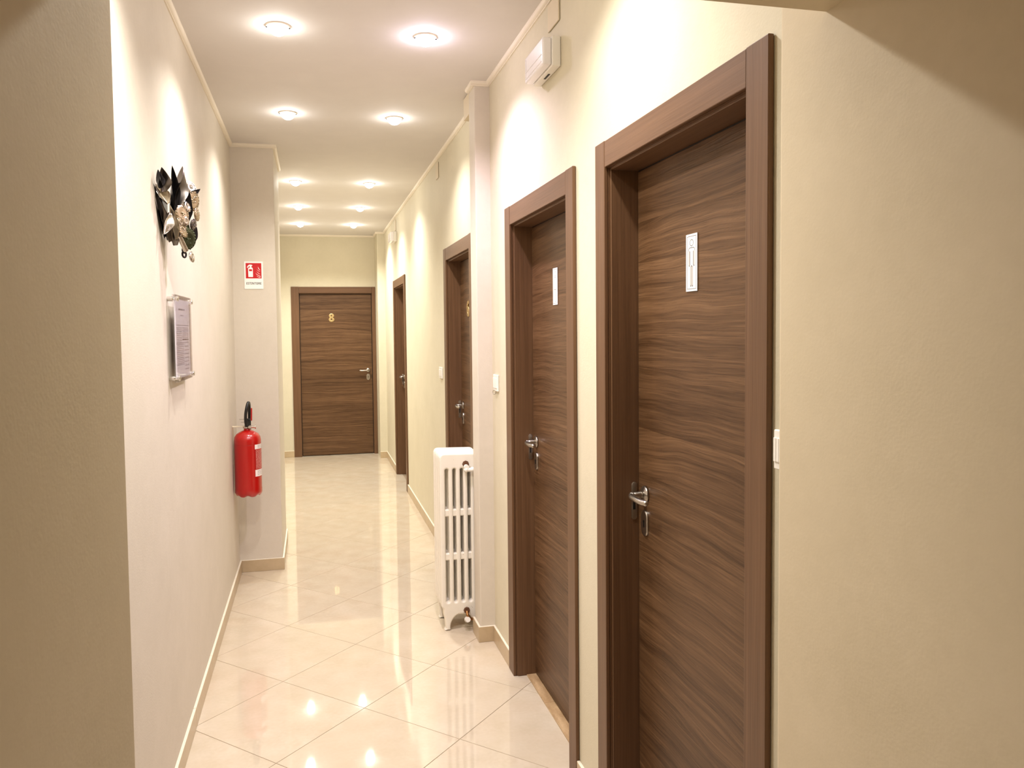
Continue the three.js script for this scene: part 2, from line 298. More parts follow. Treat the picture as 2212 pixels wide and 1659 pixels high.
// cornice bead under the ceiling
function cornice(name, label, runs) {
  const list = [];
  for (const [ax, az, bx, bz, nx, nz, e0 = 0, e1 = 0] of runs) {
    const L = Math.hypot(bx - ax, bz - az), prof = new THREE.Shape(); prof.moveTo(0, 0); prof.lineTo(0.02, 0); prof.lineTo(0.02, -0.005); prof.quadraticCurveTo(0.018, -0.016, 0.006, -0.018); prof.lineTo(0.006, -0.022); prof.lineTo(0, -0.022); prof.closePath();
    const g = new THREE.ExtrudeGeometry(prof, { depth: L + e0 + e1, bevelEnabled: false, curveSegments: 5 });
    const ux = (bx - ax) / L, uz = (bz - az) / L;   // profile x -> n, y -> up, depth -> u ; keep the frame right-handed
    const flip = (nz * ux - nx * uz) > 0 ? 1 : -1;  // n x up . u
    const m = new THREE.Matrix4();
    m.makeBasis(new THREE.Vector3(nx, 0, nz), new THREE.Vector3(0, 1, 0), new THREE.Vector3(ux * -flip * -1, 0, uz * -flip * -1).multiplyScalar(1));
    const det = m.determinant();
    if (det < 0) { m.makeBasis(new THREE.Vector3(nx, 0, nz), new THREE.Vector3(0, 1, 0), new THREE.Vector3(-(ux * flip), 0, -(uz * flip))); }
    // start point: whichever end the depth axis runs from
    const e = new THREE.Vector3().setFromMatrixColumn(m, 2); const along = e.x * ux + e.z * uz;
    const sx = along > 0 ? ax - ux * e0 : bx + ux * e1, sz = along > 0 ? az - uz * e0 : bz + uz * e1;
    m.setPosition(sx, CEIL, sz); g.applyMatrix4(m); list.push(g);
  }
  structure(name, merged(list), M.cornice, label, 'cornice');
}
cornice('trim_1', 'thin pale cornice bead along the left wall top', [[XL, ZOPEN, XL, PIER_L.z1, 1, 0], [XL, PIER_L.z1, PIER_L.x, PIER_L.z1, 0, 1, 0, 0.02], [PIER_L.x, PIER_L.z1, PIER_L.x, PIER_L.z0, 1, 0], [XL, PIER_L.z0, XL, ZEND, 1, 0]]);
cornice('trim_2', 'thin pale cornice bead along the right wall tops', [[XRN, PIER_R.z1, XRN, -1.312, -1, 0], [PIER_R.x, PIER_R.z1, XRN, PIER_R.z1, 0, 1, 0.02, 0], [PIER_R.x, PIER_R.z0, PIER_R.x, PIER_R.z1, -1, 0], [XRF, -4.14, XRF, PIER_E.z1, -1, 0], [PIER_E.x, PIER_E.z1, XRF, PIER_E.z1, 0, 1, 0.02, 0], [PIER_E.x, ZEND, PIER_E.x, PIER_E.z1, -1, 0]]);
cornice('trim_3', 'thin pale cornice bead across the end wall', [[XL, ZEND, PIER_E.x, ZEND, 0, 1]]);

// ---------------------------------------------------------------- doors
const font = await new FontLoader().loadAsync('fonts/droid/droid_sans_bold.typeface.json');
function leverHandle(parent, x, y, zf, dir) {   // dir: +1 lever points to local +x
  const h = part('handle', merged([
    new THREE.LatheGeometry([[0, 0.012], [0.010, 0.012], [0.0112, 0.02], [0.0098, 0.03], [0.0095, 0.046], [0, 0.048]].map(p => new THREE.Vector2(...p)), 20).rotateX(Math.PI / 2).translate(x, y, zf),
    (() => { const g = tube([[x - dir * 0.004, y, zf + 0.044], [x + dir * 0.012, y - 0.001, zf + 0.052], [x + dir * 0.04, y - 0.002, zf + 0.054], [x + dir * 0.08, y - 0.003, zf + 0.053], [x + dir * 0.106, y - 0.002, zf + 0.048]], 0.0085, 30, 12); return g; })(),
    new THREE.SphereGeometry(0.0088, 14, 10).translate(x + dir * 0.106, y - 0.002, zf + 0.048),
    new THREE.SphereGeometry(0.0105, 14, 10).translate(x, y, zf + 0.044),
  ]), M.nickel, parent, 'satin nickel lever handle');
  part('rosette', new THREE.LatheGeometry([[0, 0], [0.026, 0], [0.026, 0.005], [0.0235, 0.008], [0.018, 0.009], [0.014, 0.0125], [0, 0.0125]].map(p => new THREE.Vector2(...p)), 32).rotateX(Math.PI / 2).translate(x, y, zf), M.nickel, h);
  const ky = y - 0.088; const sh = new THREE.Shape(); const rr = 0.023, hh = 0.017; sh.moveTo(-rr, -hh); sh.lineTo(-rr, hh); sh.absarc(0, hh, rr, Math.PI, 0, true); sh.lineTo(rr, -hh); sh.absarc(0, -hh, rr, 0, -Math.PI, true);
  const kp = part('keyhole_plate', new THREE.ExtrudeGeometry(sh, { depth: 0.003, bevelEnabled: true, bevelSize: 0.004, bevelOffset: -0.004, bevelThickness: 0.004, bevelSegments: 3, curveSegments: 14 }).translate(x, ky, zf), M.nickel, parent, 'oval satin nickel keyhole plate');
  part('keyhole', merged([cyl(0.0045, 0.0045, 0.002, 14).rotateX(Math.PI / 2).translate(x, ky + 0.005, zf + 0.0075), box(x - 0.0024, x + 0.0024, ky - 0.012, ky + 0.005, zf + 0.0062, zf + 0.0084)]), M.dark, kp);
}
function pictogram(kind) {
  const c = document.createElement('canvas'); c.width = 160; c.height = 440; const g = c.getContext('2d');
  g.fillStyle = '#f3f1ec'; g.fillRect(0, 0, 160, 440); g.strokeStyle = '#2c2b2b'; g.lineWidth = 4; g.strokeRect(18, 18, 124, 404);
  g.lineWidth = 5; g.beginPath(); g.arc(80, 68, 24, 0, 7); g.stroke();
  g.fillStyle = '#b9b7b4'; g.strokeStyle = '#343333';
  if (kind === 'man') {
    g.fillRect(36, 130, 22, 110); g.fillRect(102, 130, 22, 110); g.fillRect(58, 246, 44, 152);
    g.fillStyle = '#fbfaf8'; g.fillRect(60, 120, 40, 126);
    g.beginPath(); g.moveTo(36, 130); g.quadraticCurveTo(36, 106, 58, 106); g.lineTo(102, 106); g.quadraticCurveTo(124, 106, 124, 130); g.stroke();
    for (const x of [59, 101]) { g.beginPath(); g.moveTo(x, 132); g.lineTo(x, 240); g.stroke(); }
    g.fillStyle = '#2c2b2b'; for (const [x, y] of [[47, 244], [80, 246], [113, 244], [69, 400], [92, 400]]) { g.beginPath(); g.arc(x, y, 6, 0, 7); g.fill(); }
    g.strokeStyle = '#8d8b89'; g.lineWidth = 3; g.beginPath(); g.moveTo(80, 250); g.lineTo(80, 398); g.stroke();
  } else {
    g.beginPath(); g.moveTo(56, 108); g.lineTo(104, 108); g.stroke();
    g.beginPath(); g.moveTo(72, 134); g.lineTo(44, 258); g.lineTo(116, 258); g.lineTo(88, 134); g.stroke();
    g.fillStyle = '#fbfaf8'; g.fillRect(64, 190, 32, 66);
    g.fillStyle = '#c7c5c2'; g.fillRect(66, 260, 28, 140); g.fillStyle = '#2c2b2b'; for (const x of [71, 90]) { g.beginPath(); g.arc(x, 402, 5, 0, 7); g.fill(); }
  }
  const t = new THREE.CanvasTexture(c); t.colorSpace = THREE.SRGBColorSpace; return PHY({ map: t, roughness: 0.3 });
}
for (const d of DOORS) {
  const w = d.e - d.s, mid = (d.s + d.e) / 2; let pos, turn;
  if (d.wall === 'e') { pos = [mid, 0, ZEND]; turn = 0; } else { pos = [d.wall === 'n' ? XRN : XRF, 0, mid]; turn = -Math.PI / 2; }
  const g = structGroup(`door_${d.n}`, d.label, 'door', pos, turn);
  const a = -w / 2, b = w / 2, y0 = 0.0008, tp = 0.014, E = 0.001, Y = d.h;
  // architraves: the two uprights run past the head
  part('architrave', metreUV(box(a - d.tl, a, y0, Y + d.t, E, tp, 0.0025)), M.frame, g);
  part('architrave', metreUV(box(b, b + d.tr, y0, Y + d.t, E, tp, 0.0025)), M.frame, g);
  part('architrave_head', metreUV(box(a + 0.0012, b - 0.0012, Y, Y + d.t - 0.001, E, tp - 0.001, 0.0025), true), M.frame, g);
  // jamb lining: a first step just behind the architrave, then the deep lining and the stop
  const jd = Math.max(d.depth, 0.03), jb = -jd - 0.052;
  for (const s of [-1, 1]) {
    const xo = s < 0 ? a : b;
    const X = (p, q) => s < 0 ? [xo + p, xo + q] : [xo - q, xo - p];
    const inner = d.wall === 'e' ? 0.003 : 0.006;
    part('jamb', metreUV(merged([box(...X(-0.0105, inner), y0, Y - 0.002, jb, -0.006, 0.002), box(...X(-0.0105, 0.001), y0, Y, -0.006, 0.0005)])), M.frame, g);
  }
  part('jamb_head', metreUV(merged([box(a + 0.004, b - 0.004, Y - 0.008, Y + 0.0105, jb, -0.006, 0.002), box(a, b, Y - 0.001, Y + 0.0105, -0.006, 0.0005)]), true), M.frame, g);
  // door leaf, set back in the frame
  const lx0 = a + 0.010, lx1 = b - 0.010, lz1 = -d.depth, lz0 = -d.depth - 0.042, yb = d.sill ? 0.012 : 0.007, yt = Y - 0.013;
  const lg = metreUV(box(lx0, lx1, yb, yt, lz0, lz1, 0.0015)); { const uv = lg.attributes.uv; for (let i = 0; i < uv.count; i++) uv.setXY(i, uv.getX(i) + 0.48, uv.getY(i) + (d.n > 2 ? 0.31 * d.n : 0)); }
  const leaf = part('leaf', lg, M.leaf[d.tex], g);
  part('gasket', merged([box(a + 0.0055, a + 0.0105, y0 + 0.01, yt + 0.004, lz0, lz1 - 0.004), box(b - 0.0105, b - 0.0055, y0 + 0.01, yt + 0.004, lz0, lz1 - 0.004), box(a + 0.006, b - 0.006, yt + 0.0005, yt + 0.0048, lz0, lz1 - 0.004)]), M.gasket, g);
  const hx = d.latch < 0 ? lx0 + 0.052 : lx1 - 0.052;
  leverHandle(leaf.parent, hx, 1.092, lz1, -d.latch);
  if (d.wall !== 'e') {   // strike plate on the latch jamb
    const sx = a + 0.006; const sh = new THREE.Shape(); const r = 0.009; sh.moveTo(-r, -0.05); sh.lineTo(-r, 0.05); sh.absarc(0, 0.05, r, Math.PI, 0, true); sh.lineTo(r, -0.05); sh.absarc(0, -0.05, r, 0, -Math.PI, true);
    const sp = part('strike_plate', new THREE.ExtrudeGeometry(sh, { depth: 0.0014, bevelEnabled: false, curveSegments: 10 }).rotateY(Math.PI / 2).translate(sx, 1.062, lz1 + 0.014), M.nickel, g, 'satin metal strike plate');
    part('latch_slot', box(sx + 0.0012, sx + 0.0018, 1.035, 1.085, lz1 + 0.010, lz1 + 0.018), M.dark, sp);
  }
  if (d.sign) {
    const sc = d.n === 1 ? [0.046, 1.768] : [0.0, 1.772]; const cx = d.n === 1 ? (-1.88 - mid) : (-3.046 - mid);
    const m = pictogram(d.sign); const g0 = new THREE.BoxGeometry(0.062, 0.15, 0.0025).translate(cx, sc[1], lz1 + 0.0015);
    part('pictogram_plate', g0, [M.nickel, M.nickel, M.nickel, M.nickel, m, M.nickel], g, d.sign === 'man' ? 'white plate with a line-drawn man' : 'white plate with a line-drawn woman');
  }
  if (d.digit) {
    const tg = new TextGeometry(d.digit, { font, size: 0.098, depth: 0.004, curveSegments: 8, bevelEnabled: true, bevelSize: 0.0025, bevelThickness: 0.002, bevelSegments: 2 });
    tg.computeBoundingBox(); const bb = tg.boundingBox; const cx = d.wall === 'e' ? 0.243 - mid : (-4.905 - mid), cy = d.wall === 'e' ? 1.777 : 1.735;
    tg.translate(cx - (bb.min.x + bb.max.x) / 2, cy - (bb.min.y + bb.max.y) / 2, lz1 + 0.002); part('number', tg, M.brass, g, `brass number ${d.digit}`);
  }
  if (d.sill) {
    const c = a + 0.29; part('threshold_stone', metreUV(box(a + 0.007, c - 0.001, 0.0008, 0.006, lz0 - 0.02, -0.046, 0.0015)), M.stone, g); part('threshold_stone', metreUV(box(c + 0.001, b - 0.007, 0.0008, 0.006, lz0 - 0.02, -0.046, 0.0015)), M.stone, g);
  }
}

// ---------------------------------------------------------------- recessed ceiling lamps
{
  const ringGeo = new THREE.LatheGeometry([[0.041, 0.001], [0.041, -0.004], [0.0425, -0.006], [0.0465, -0.0055], [0.0505, -0.002], [0.051, 0.0]].map(p => new THREE.Vector2(...p)), 40);
  const clipGeo = box(-0.0035, 0.0035, -0.0085, -0.004, 0.0405, 0.0475, 0.001);
  const bulbPts = []; for (let i = 0; i <= 10; i++) { const t = i / 10 * Math.PI / 2; bulbPts.push(new THREE.Vector2(0.0395 * Math.sin(t), -0.003 - 0.036 * Math.cos(t))); } bulbPts.push(new THREE.Vector2(0.0395, 0.001));
  const bulbGeo = new THREE.LatheGeometry(bulbPts, 28);
  const ordinal = ['first (nearest)', 'second', 'third', 'fourth', 'fifth', 'last'];
  const warmBulb = STD({ color: 0x111111, emissive: LAMP_WARM.clone().lerp(new THREE.Color(1, 1, 1), 0.35), emissiveIntensity: 12, roughness: 0.3 });
  const coolBulb = STD({ color: 0x111111, emissive: LAMP_COOL.clone().lerp(new THREE.Color(1, 1, 1), 0.2), emissiveIntensity: 12, roughness: 0.3 });
  const where = ['above the opening, out of the picture', 'nearest visible pair', 'second visible pair', 'third visible pair', 'fourth visible pair', 'pair nearest door 8'];
  LAMP_Z.forEach((z, j) => LAMP_X.forEach((x, i) => {
    const cool = i === 1 && j === 1;
    const g = thing('ceiling_spotlight', cool ? 'recessed ceiling spotlight with cool white glow, right of nearest visible pair' : `${i ? 'right' : 'left'} recessed ceiling spotlight, ${where[j]}`, 'spotlight', [x, CEIL, z], 0, 'recessed ceiling spotlights');
    const ring = part('trim_ring', ringGeo, M.lampRing, g, 'pale metal ring');
    part('spring_clip', clipGeo.clone().rotateY(Math.PI / 2), M.dark, ring); part('spring_clip', clipGeo.clone().rotateY(-Math.PI / 2), M.dark, ring);
    part('bulb', bulbGeo, cool ? coolBulb : warmBulb, g, 'glowing bulb');
    const tone = cool ? LAMP_COOL : j > 2 ? LAMP_YELLOW : LAMP_WARM, L = new THREE.SpotLight(tone, LAMP_POWER * LAMP_GAIN[j][i], 0, 1.2, 0.6, 2); L.position.set(0, -0.044, 0); L.target.position.set(0, -1, 0); g.add(L, L.target);
    const S = new THREE.PointLight(tone, BULB_SPILL * LAMP_GAIN[j][i], 0, 2); S.position.set(0, -0.018, 0); S.name = 'bulb_light'; S.castShadow = true; S.shadow.radius = 1.4; S.shadow.bias = -0.0005; g.add(S);
    L.castShadow = true; L.shadow.radius = 1.6; L.shadow.mapSize.set(1024, 1024); L.shadow.bias = -0.0005; L.name = 'spot_light';
  }));
}

// ---------------------------------------------------------------- cast-iron radiator behind the pier
{
  const z1 = -4.012, pitch = 0.062, th = 0.046, N = 4;
  const g = thing('radiator', 'old white cast-iron column radiator standing behind the plaster pier', 'radiator', [0.745, 0, z1 - N * pitch / 2]);
  const X0 = 0.636 - 0.745, X1 = 0.862 - 0.745, cols = [0.653, 0.695, 0.735, 0.775, 0.815, 0.8485].map(v => v - 0.745), hw = 0.0128;
  const section = (feet) => {
    const s = new THREE.Shape(); const yb = 0.085, yt = 0.945, r = 0.028;
    s.moveTo(X0 + 0.012, yb + 0.03);
    if (feet) { s.lineTo(X0 + 0.014, yb); s.quadraticCurveTo(X0 + 0.022, 0.05, X0 + 0.024, 0.012); s.lineTo(X0 + 0.018, 0.0015); s.lineTo(X0 + 0.05, 0.0015); s.quadraticCurveTo(X0 + 0.046, 0.03, X0 + 0.058, 0.05); s.quadraticCurveTo(X0 + 0.07, 0.075, X0 + 0.095, yb - 0.002); s.lineTo(X1 - 0.095, yb - 0.002); s.quadraticCurveTo(X1 - 0.07, 0.075, X1 - 0.058, 0.05); s.quadraticCurveTo(X1 - 0.046, 0.03, X1 - 0.05, 0.0015); s.lineTo(X1 - 0.018, 0.0015); s.lineTo(X1 - 0.024, 0.012); s.quadraticCurveTo(X1 - 0.022, 0.05, X1 - 0.014, yb); }
    else { s.quadraticCurveTo(X0 + 0.014, yb, X0 + 0.04, yb); s.lineTo(X1 - 0.04, yb); s.quadraticCurveTo(X1 - 0.014, yb, X1 - 0.012, yb + 0.03); }
    s.lineTo(X1 - 0.002, 0.13); s.lineTo(X1, 0.16); s.lineTo(X1, yt - r); s.quadraticCurveTo(X1, yt, X1 - r, yt); s.lineTo(X0 + r, yt + 0.004); s.quadraticCurveTo(X0, yt + 0.004, X0, yt - r); s.lineTo(X0, 0.16); s.lineTo(X0 + 0.002, 0.13); s.closePath();
    for (let i = 0; i < cols.length - 1; i++) for (const [p, q] of [[0.150, 0.866]]) {
      const a = cols[i] + hw - 0.001, b = cols[i + 1] - hw + 0.001, m = (a + b) / 2, w = (b - a) / 2; const h = new THREE.Path();
      h.moveTo(m - w, p + w); h.lineTo(m - w, q - w); h.absarc(m, q - w, w, Math.PI, 0, true); h.lineTo(m + w, p + w); h.absarc(m, p + w, w, 0, -Math.PI, true); s.holes.push(h);
    }
    const e = new THREE.ExtrudeGeometry(s, { depth: th - 0.024, bevelEnabled: true, bevelSize: 0.0094, bevelOffset: -0.0094, bevelThickness: 0.012, bevelSegments: 4, curveSegments: 5 });
    e.translate(0, 0, -(th - 0.024) / 2); return e;
  };
  const bars = () => { const l = []; for (let i = 0; i < cols.length - 1; i++) for (const y of [0.394, 0.629]) l.push(box(cols[i] + 0.004, cols[i + 1] - 0.004, y - 0.019, y + 0.019, -th / 2 + 0.008, th / 2 - 0.008, 0.007)); return l; };
  const foot = metreUV(merged([section(true), ...bars()])), plain = metreUV(merged([section(false), ...bars()]));
  for (let i = 0; i < N; i++) {
    const m = part(i ? `section_${String(i).padStart(3, '0')}` : 'section', i === 0 || i === N - 1 ? foot : plain, M.enamel, g); m.position.z = z1 - (i + 0.5) * pitch - (z1 - N * pitch / 2);
  }
  for (const y of [0.895, 0.118]) part('connector', cyl(0.02, 0.02, N * pitch - 0.02, 20).rotateX(Math.PI / 2).translate(0.03, y, 0), M.enamel, g);
  const ze = N * pitch / 2 - 0.008;
  part('plug', cyl(0.017, 0.019, 0.014, 8).rotateX(Math.PI / 2).translate(0.031, 0.889, ze + 0.003), M.rust, g, 'brown rusty plug');
  part('plug', cyl(0.016, 0.018, 0.014, 8).rotateX(Math.PI / 2).translate(0.027, 0.103, ze + 0.003), M.rust, g, 'brown rusty plug');
  const vz = ze + 0.022;
  part('valve', merged([cyl(0.013, 0.013, 0.026, 16).rotateX(Math.PI / 2).translate(0.031, 0.876, ze + 0.018), tube([[0.026, 0.862, vz], [0.05, 0.861, vz], [0.078, 0.862, vz], [0.1, 0.862, vz - 0.01]], 0.011, 20, 12), new THREE.SphereGeometry(0.0135, 16, 10).translate(0.03, 0.862, vz), cyl(0.0145, 0.0145, 0.012, 6).rotateZ(Math.PI / 2).translate(0.062, 0.8615, vz)]), M.whitePlastic, g, 'white painted supply valve');
  const lv = part('return_valve', merged([tube([[0.027, 0.098, ze + 0.006], [0.028, 0.08, vz], [0.045, 0.062, vz], [0.075, 0.058, vz], [0.112, 0.05, vz - 0.004]], 0.0075, 24, 10)]), M.copper, g, 'copper return pipe');
  part('valve_cap', cyl(0.0135, 0.0165, 0.024, 10).rotateX(Math.PI / 2 - 0.3).translate(0.026, 0.062, vz + 0.008), M.whitePlastic, lv);
}

// ---------------------------------------------------------------- fire extinguisher on the left wall
{
  const cx = -0.412, cz = -5.085;
  const g = thing('fire_extinguisher', 'red fire extinguisher hanging on the left wall beside the pier', 'extinguisher', [cx, 0.575, cz]);
  const r = 0.0815, prof = [[0, 0.012], [0.05, 0.006], [0.07, 0.008], [r - 0.003, 0.018], [r, 0.03], [r, 0.32], [r - 0.0012, 0.3215], [r - 0.0012, 0.3235], [r, 0.325], [r, 0.35], [r - 0.004, 0.37], [r - 0.016, 0.388], [r - 0.036, 0.401], [0.033, 0.407], [0.022, 0.411], [0.020, 0.416], [0.020, 0.424], [0, 0.424]];
  part('cylinder', new THREE.LatheGeometry(prof.map(p => new THREE.Vector2(...p)), 56), M.red, g);
  { // scalloped foot ring
    const n = 96, pos = [], idx = []; for (let i = 0; i <= n; i++) { const t = i / n * Math.PI * 2, low = -0.004 + 0.009 * Math.pow(Math.abs(Math.sin(t * 3)), 3); for (const [rr, y] of [[r + 0.0008, 0.045], [r + 0.0012, 0.02], [r - 0.008, low + 0.006], [r - 0.016, low], [r - 0.022, low + 0.004], [r - 0.024, 0.03]]) pos.push(rr * Math.cos(t), y, rr * Math.sin(t)); }
    for (let i = 0; i < n; i++) for (let k = 0; k < 5; k++) { const a = i * 6 + k, b = a + 6; idx.push(a, a + 1, b, b, a + 1, b + 1); }
    const q = new THREE.BufferGeometry(); q.setAttribute('position', new THREE.Float32BufferAttribute(pos, 3)); q.setIndex(idx); q.computeVertexNormals();
    const uvs = new Float32Array(pos.length / 3 * 2); q.setAttribute('uv', new THREE.BufferAttribute(uvs, 2));
    part('foot_ring', q, M.red, g);
  }
  { // instruction label on the corridor side
    const c = document.createElement('canvas'); c.width = 256; c.height = 512; const x = c.getContext('2d'); x.fillStyle = '#a8201c'; x.fillRect(0, 0, 256, 512); x.fillStyle = '#f0e4e0'; x.fillRect(0, 0, 256, 74); x.fillRect(0, 404, 256, 108);
    const R = rng(3); x.fillStyle = '#d9aaa2'; for (let i = 0; i < 17; i++) { let p = 12; while (p < 240) { const w = 6 + R() * 26; x.fillRect(p, 92 + i * 18, Math.min(w, 240 - p), 7); p += w + 6; } }
    x.fillStyle = '#8c8a90'; for (let i = 0; i < 3; i++) { let p = 40; while (p < 240) { const w = 8 + R() * 20; x.fillRect(p, 12 + i * 20, w, 9); p += w + 6; } } for (let i = 0; i < 4; i++) { let p = 30; while (p < 240) { const w = 8 + R() * 26; x.fillRect(p, 418 + i * 22, w, 8); p += w + 7; } }
    const t = new THREE.CanvasTexture(c); t.colorSpace = THREE.SRGBColorSpace;
    const lg = new THREE.CylinderGeometry(r + 0.0009, r + 0.0009, 0.2, 30, 1, true, 0.62, 1.7); lg.translate(0, 0.225, 0); part('instruction_label', lg, PHY({ map: t, roughness: 0.4, side: THREE.DoubleSide }), g, 'red and white printed label');
  }
  part('neck_collar', merged([cyl(0.026, 0.026, 0.012, 28).translate(0, 0.43, 0), cyl(0.008, 0.008, 0.04, 14).rotateZ(Math.PI / 2).translate(0.032, 0.431, 0.006), cyl(0.012, 0.012, 0.008, 16).rotateZ(Math.PI / 2).translate(0.05, 0.431, 0.006)]), M.chrome, g, 'chrome neck collar and side port');
  part('gauge', cyl(0.009, 0.009, 0.012, 20).rotateX(Math.PI / 2).translate(0.018, 0.433, 0.026), M.chrome, g);
  part('valve_body', merged([cyl(0.013, 0.016, 0.05, 16).translate(0, 0.458, 0), box(-0.008, 0.02, 0.466, 0.482, -0.01, 0.01, 0.003)]), M.dark, g);
  part('lever', merged([box(-0.046, -0.004, 0.478, 0.4815, -0.009, 0.009, 0.001), box(-0.036, -0.004, 0.460, 0.464, -0.008, 0.008, 0.001), cyl(0.003, 0.003, 0.024, 8).rotateX(Math.PI / 2).translate(-0.012, 0.471, 0)]), M.nickel, g);
  part('safety_tag', box(0.008, 0.017, 0.47, 0.55, -0.006, 0.006, 0.003).rotateZ(-0.03), M.red, g, 'red plastic nozzle holder');
  part('hose', tube([[0.0, 0.436, 0.03], [-0.004, 0.46, 0.036], [-0.004, 0.51, 0.038], [0.003, 0.555, 0.032], [0.01, 0.582, 0.014], [0.013, 0.58, -0.01], [0.013, 0.555, -0.028], [0.012, 0.49, -0.04], [0.01, 0.42, -0.05], [0.008, 0.30, -0.092], [0.006, 0.2, -0.094]], 0.0095, 70, 14), M.rubber, g, 'black rubber hose');
  part('nozzle', cyl(0.011, 0.016, 0.09, 16).translate(0.006, 0.165, -0.098), M.rubber, g);
  part('wall_bracket', merged([box(-0.0885, -0.0865, 0.2, 0.44, -0.022, 0.022, 0.0008), box(-0.0885, -0.018, 0.434, 0.437, -0.02, 0.02, 0.0008)]), M.boxCover, g, 'beige metal wall bracket');
}

// ---------------------------------------------------------------- extinguisher sign on the pier
{
  const c = document.createElement('canvas'); c.width = 480; c.height = 730; const x = c.getContext('2d');
  x.fillStyle = '#f6f4ee'; x.fillRect(0, 0, 480, 730); x.fillStyle = '#c4161f'; x.fillRect(40, 42, 400, 408);
  x.fillStyle = '#fbf9f6'; x.beginPath(); x.moveTo(100, 200); x.quadraticCurveTo(102, 168, 140, 158); x.lineTo(140, 158); x.lineTo(190, 158); x.quadraticCurveTo(222, 168, 222, 200); x.lineTo(222, 412); x.lineTo(104, 412); x.closePath(); x.fill();
  x.fillRect(148, 120, 40, 44); x.beginPath(); x.moveTo(76, 168); x.quadraticCurveTo(84, 96, 150, 82); x.lineTo(206, 92); x.lineTo(212, 120); x.lineTo(160, 124); x.quadraticCurveTo(110, 126, 96, 172); x.closePath(); x.fill();
  x.fillStyle = '#c4161f'; x.fillRect(124, 206, 78, 52);
  x.fillStyle = '#fbf9f6'; const flame = (a, b, cx1, cy1, d, e, f, h) => { x.beginPath(); x.moveTo(a, b); x.quadraticCurveTo(cx1, cy1, d, e); x.quadraticCurveTo(f, h, a, b); x.fill(); };
  flame(352, 132, 352, 205, 412, 238, 376, 190); flame(296, 146, 318, 228, 412, 268, 340, 268); flame(300, 222, 318, 292, 412, 330, 336, 330); flame(278, 290, 318, 356, 412, 372, 330, 388); flame(310, 368, 350, 412, 412, 420, 352, 436); flame(412, 380, 402, 408, 412, 430, 360, 420);
  x.fillStyle = '#2a2827'; x.font = 'bold 82px sans-serif'; x.textAlign = 'center'; x.save(); x.translate(240, 610); x.scale(0.9, 1); x.fillText('ESTINTORE', 0, 0, 452); x.restore();
  const t = new THREE.CanvasTexture(c); t.colorSpace = THREE.SRGBColorSpace;
  const s = thing('extinguisher_sign', 'white and red sign reading ESTINTORE above the fire extinguisher', 'sign', [-0.369, 1.975, PIER_L.z1]);
  const side = M.whitePlastic; part('sign_plate', new THREE.BoxGeometry(0.119, 0.181, 0.0025).translate(0, 0, 0.0018), [side, side, side, side, PHY({ map: t, roughness: 0.35 }), side], s);
}

// ---------------------------------------------------------------- framed notice on stand-offs, left wall
{
  const y0 = 1.421, y1 = 1.737, za = -3.315, zb = -2.95, X = 0.026;
  const g = thing('notice_holder', 'clear acrylic notice holder with chrome stand-offs below the metal wall sculpture', 'notice', [XL, (y0 + y1) / 2, (za + zb) / 2]);
  const h = (y1 - y0) / 2, w = (zb - za) / 2;
  part('front_pane', box(X, X + 0.004, -h, h, -w, w, 0.0008), M.acrylic, g, 'clear acrylic pane');
  part('back_pane', box(X - 0.0065, X - 0.0025, -h, h, -w, w, 0.0008), M.acrylic, g, 'clear acrylic pane');
  const c = document.createElement('canvas'); c.width = 700; c.height = 600; const x = c.getContext('2d'); x.fillStyle = '#ebe6ea'; x.fillRect(0, 0, 700, 600); x.fillStyle = '#7d757c';
  const R = rng(8); const lineOf = (px, py, w2, hh) => { let p = px; while (p < px + w2) { const q = 6 + R() * 22; x.fillRect(p, py, Math.min(q, px + w2 - p), hh); p += q + 6; } };
  x.fillStyle = '#5b545b'; lineOf(180, 70, 300, 12); x.fillStyle = '#7d757c'; lineOf(270, 118, 120, 8); x.fillRect(70, 196, 560, 4);
  for (let i = 0; i < 9; i++) { lineOf(80, 216 + i * 14, 230, 6); lineOf(340, 214 + i * 11, 270, 5); }
  x.fillRect(70, 330, 330, 3); for (let i = 0; i < 11; i++) lineOf(80, 346 + i * 14, 300, 6); x.strokeStyle = '#7d757c'; x.lineWidth = 4; x.strokeRect(64, 340, 330, 160); x.fillRect(150, 340, 4, 160); x.fillStyle = '#6a6269'; x.fillRect(330, 306, 300, 8); for (let i = 0; i < 8; i++) lineOf(430, 330 + i * 30, 190, 6);
  const t = new THREE.CanvasTexture(c); t.colorSpace = THREE.SRGBColorSpace; const pm = STD({ map: t, roughness: 0.8 }), pw = STD({ color: 0xebe6ea, roughness: 0.8 });
  part('printed_sheet', box(X - 0.0018, X - 0.0008, -h + 0.012, h - 0.014, -w + 0.02, w - 0.006), [pm, pw, pw, pw, pw, pw], g, 'pale lilac printed sheet');
  const so = new THREE.LatheGeometry([[0, 0], [0.009, 0], [0.009, X - 0.008], [0.0065, X - 0.007], [0.0065, X + 0.0045], [0.0095, X + 0.0045], [0.0095, X + 0.010], [0.008, X + 0.012], [0, X + 0.012]].map(p => new THREE.Vector2(...p)), 24).rotateZ(-Math.PI / 2);
  for (const [yy, zz] of [[h - 0.016, w - 0.016], [h - 0.016, -w + 0.016], [-h + 0.016, w - 0.016], [-h + 0.016, -w + 0.016]]) part('stand_off', so.clone().translate(0.0006, yy, zz), M.chrome, g, 'chrome stand-off bolt');
}

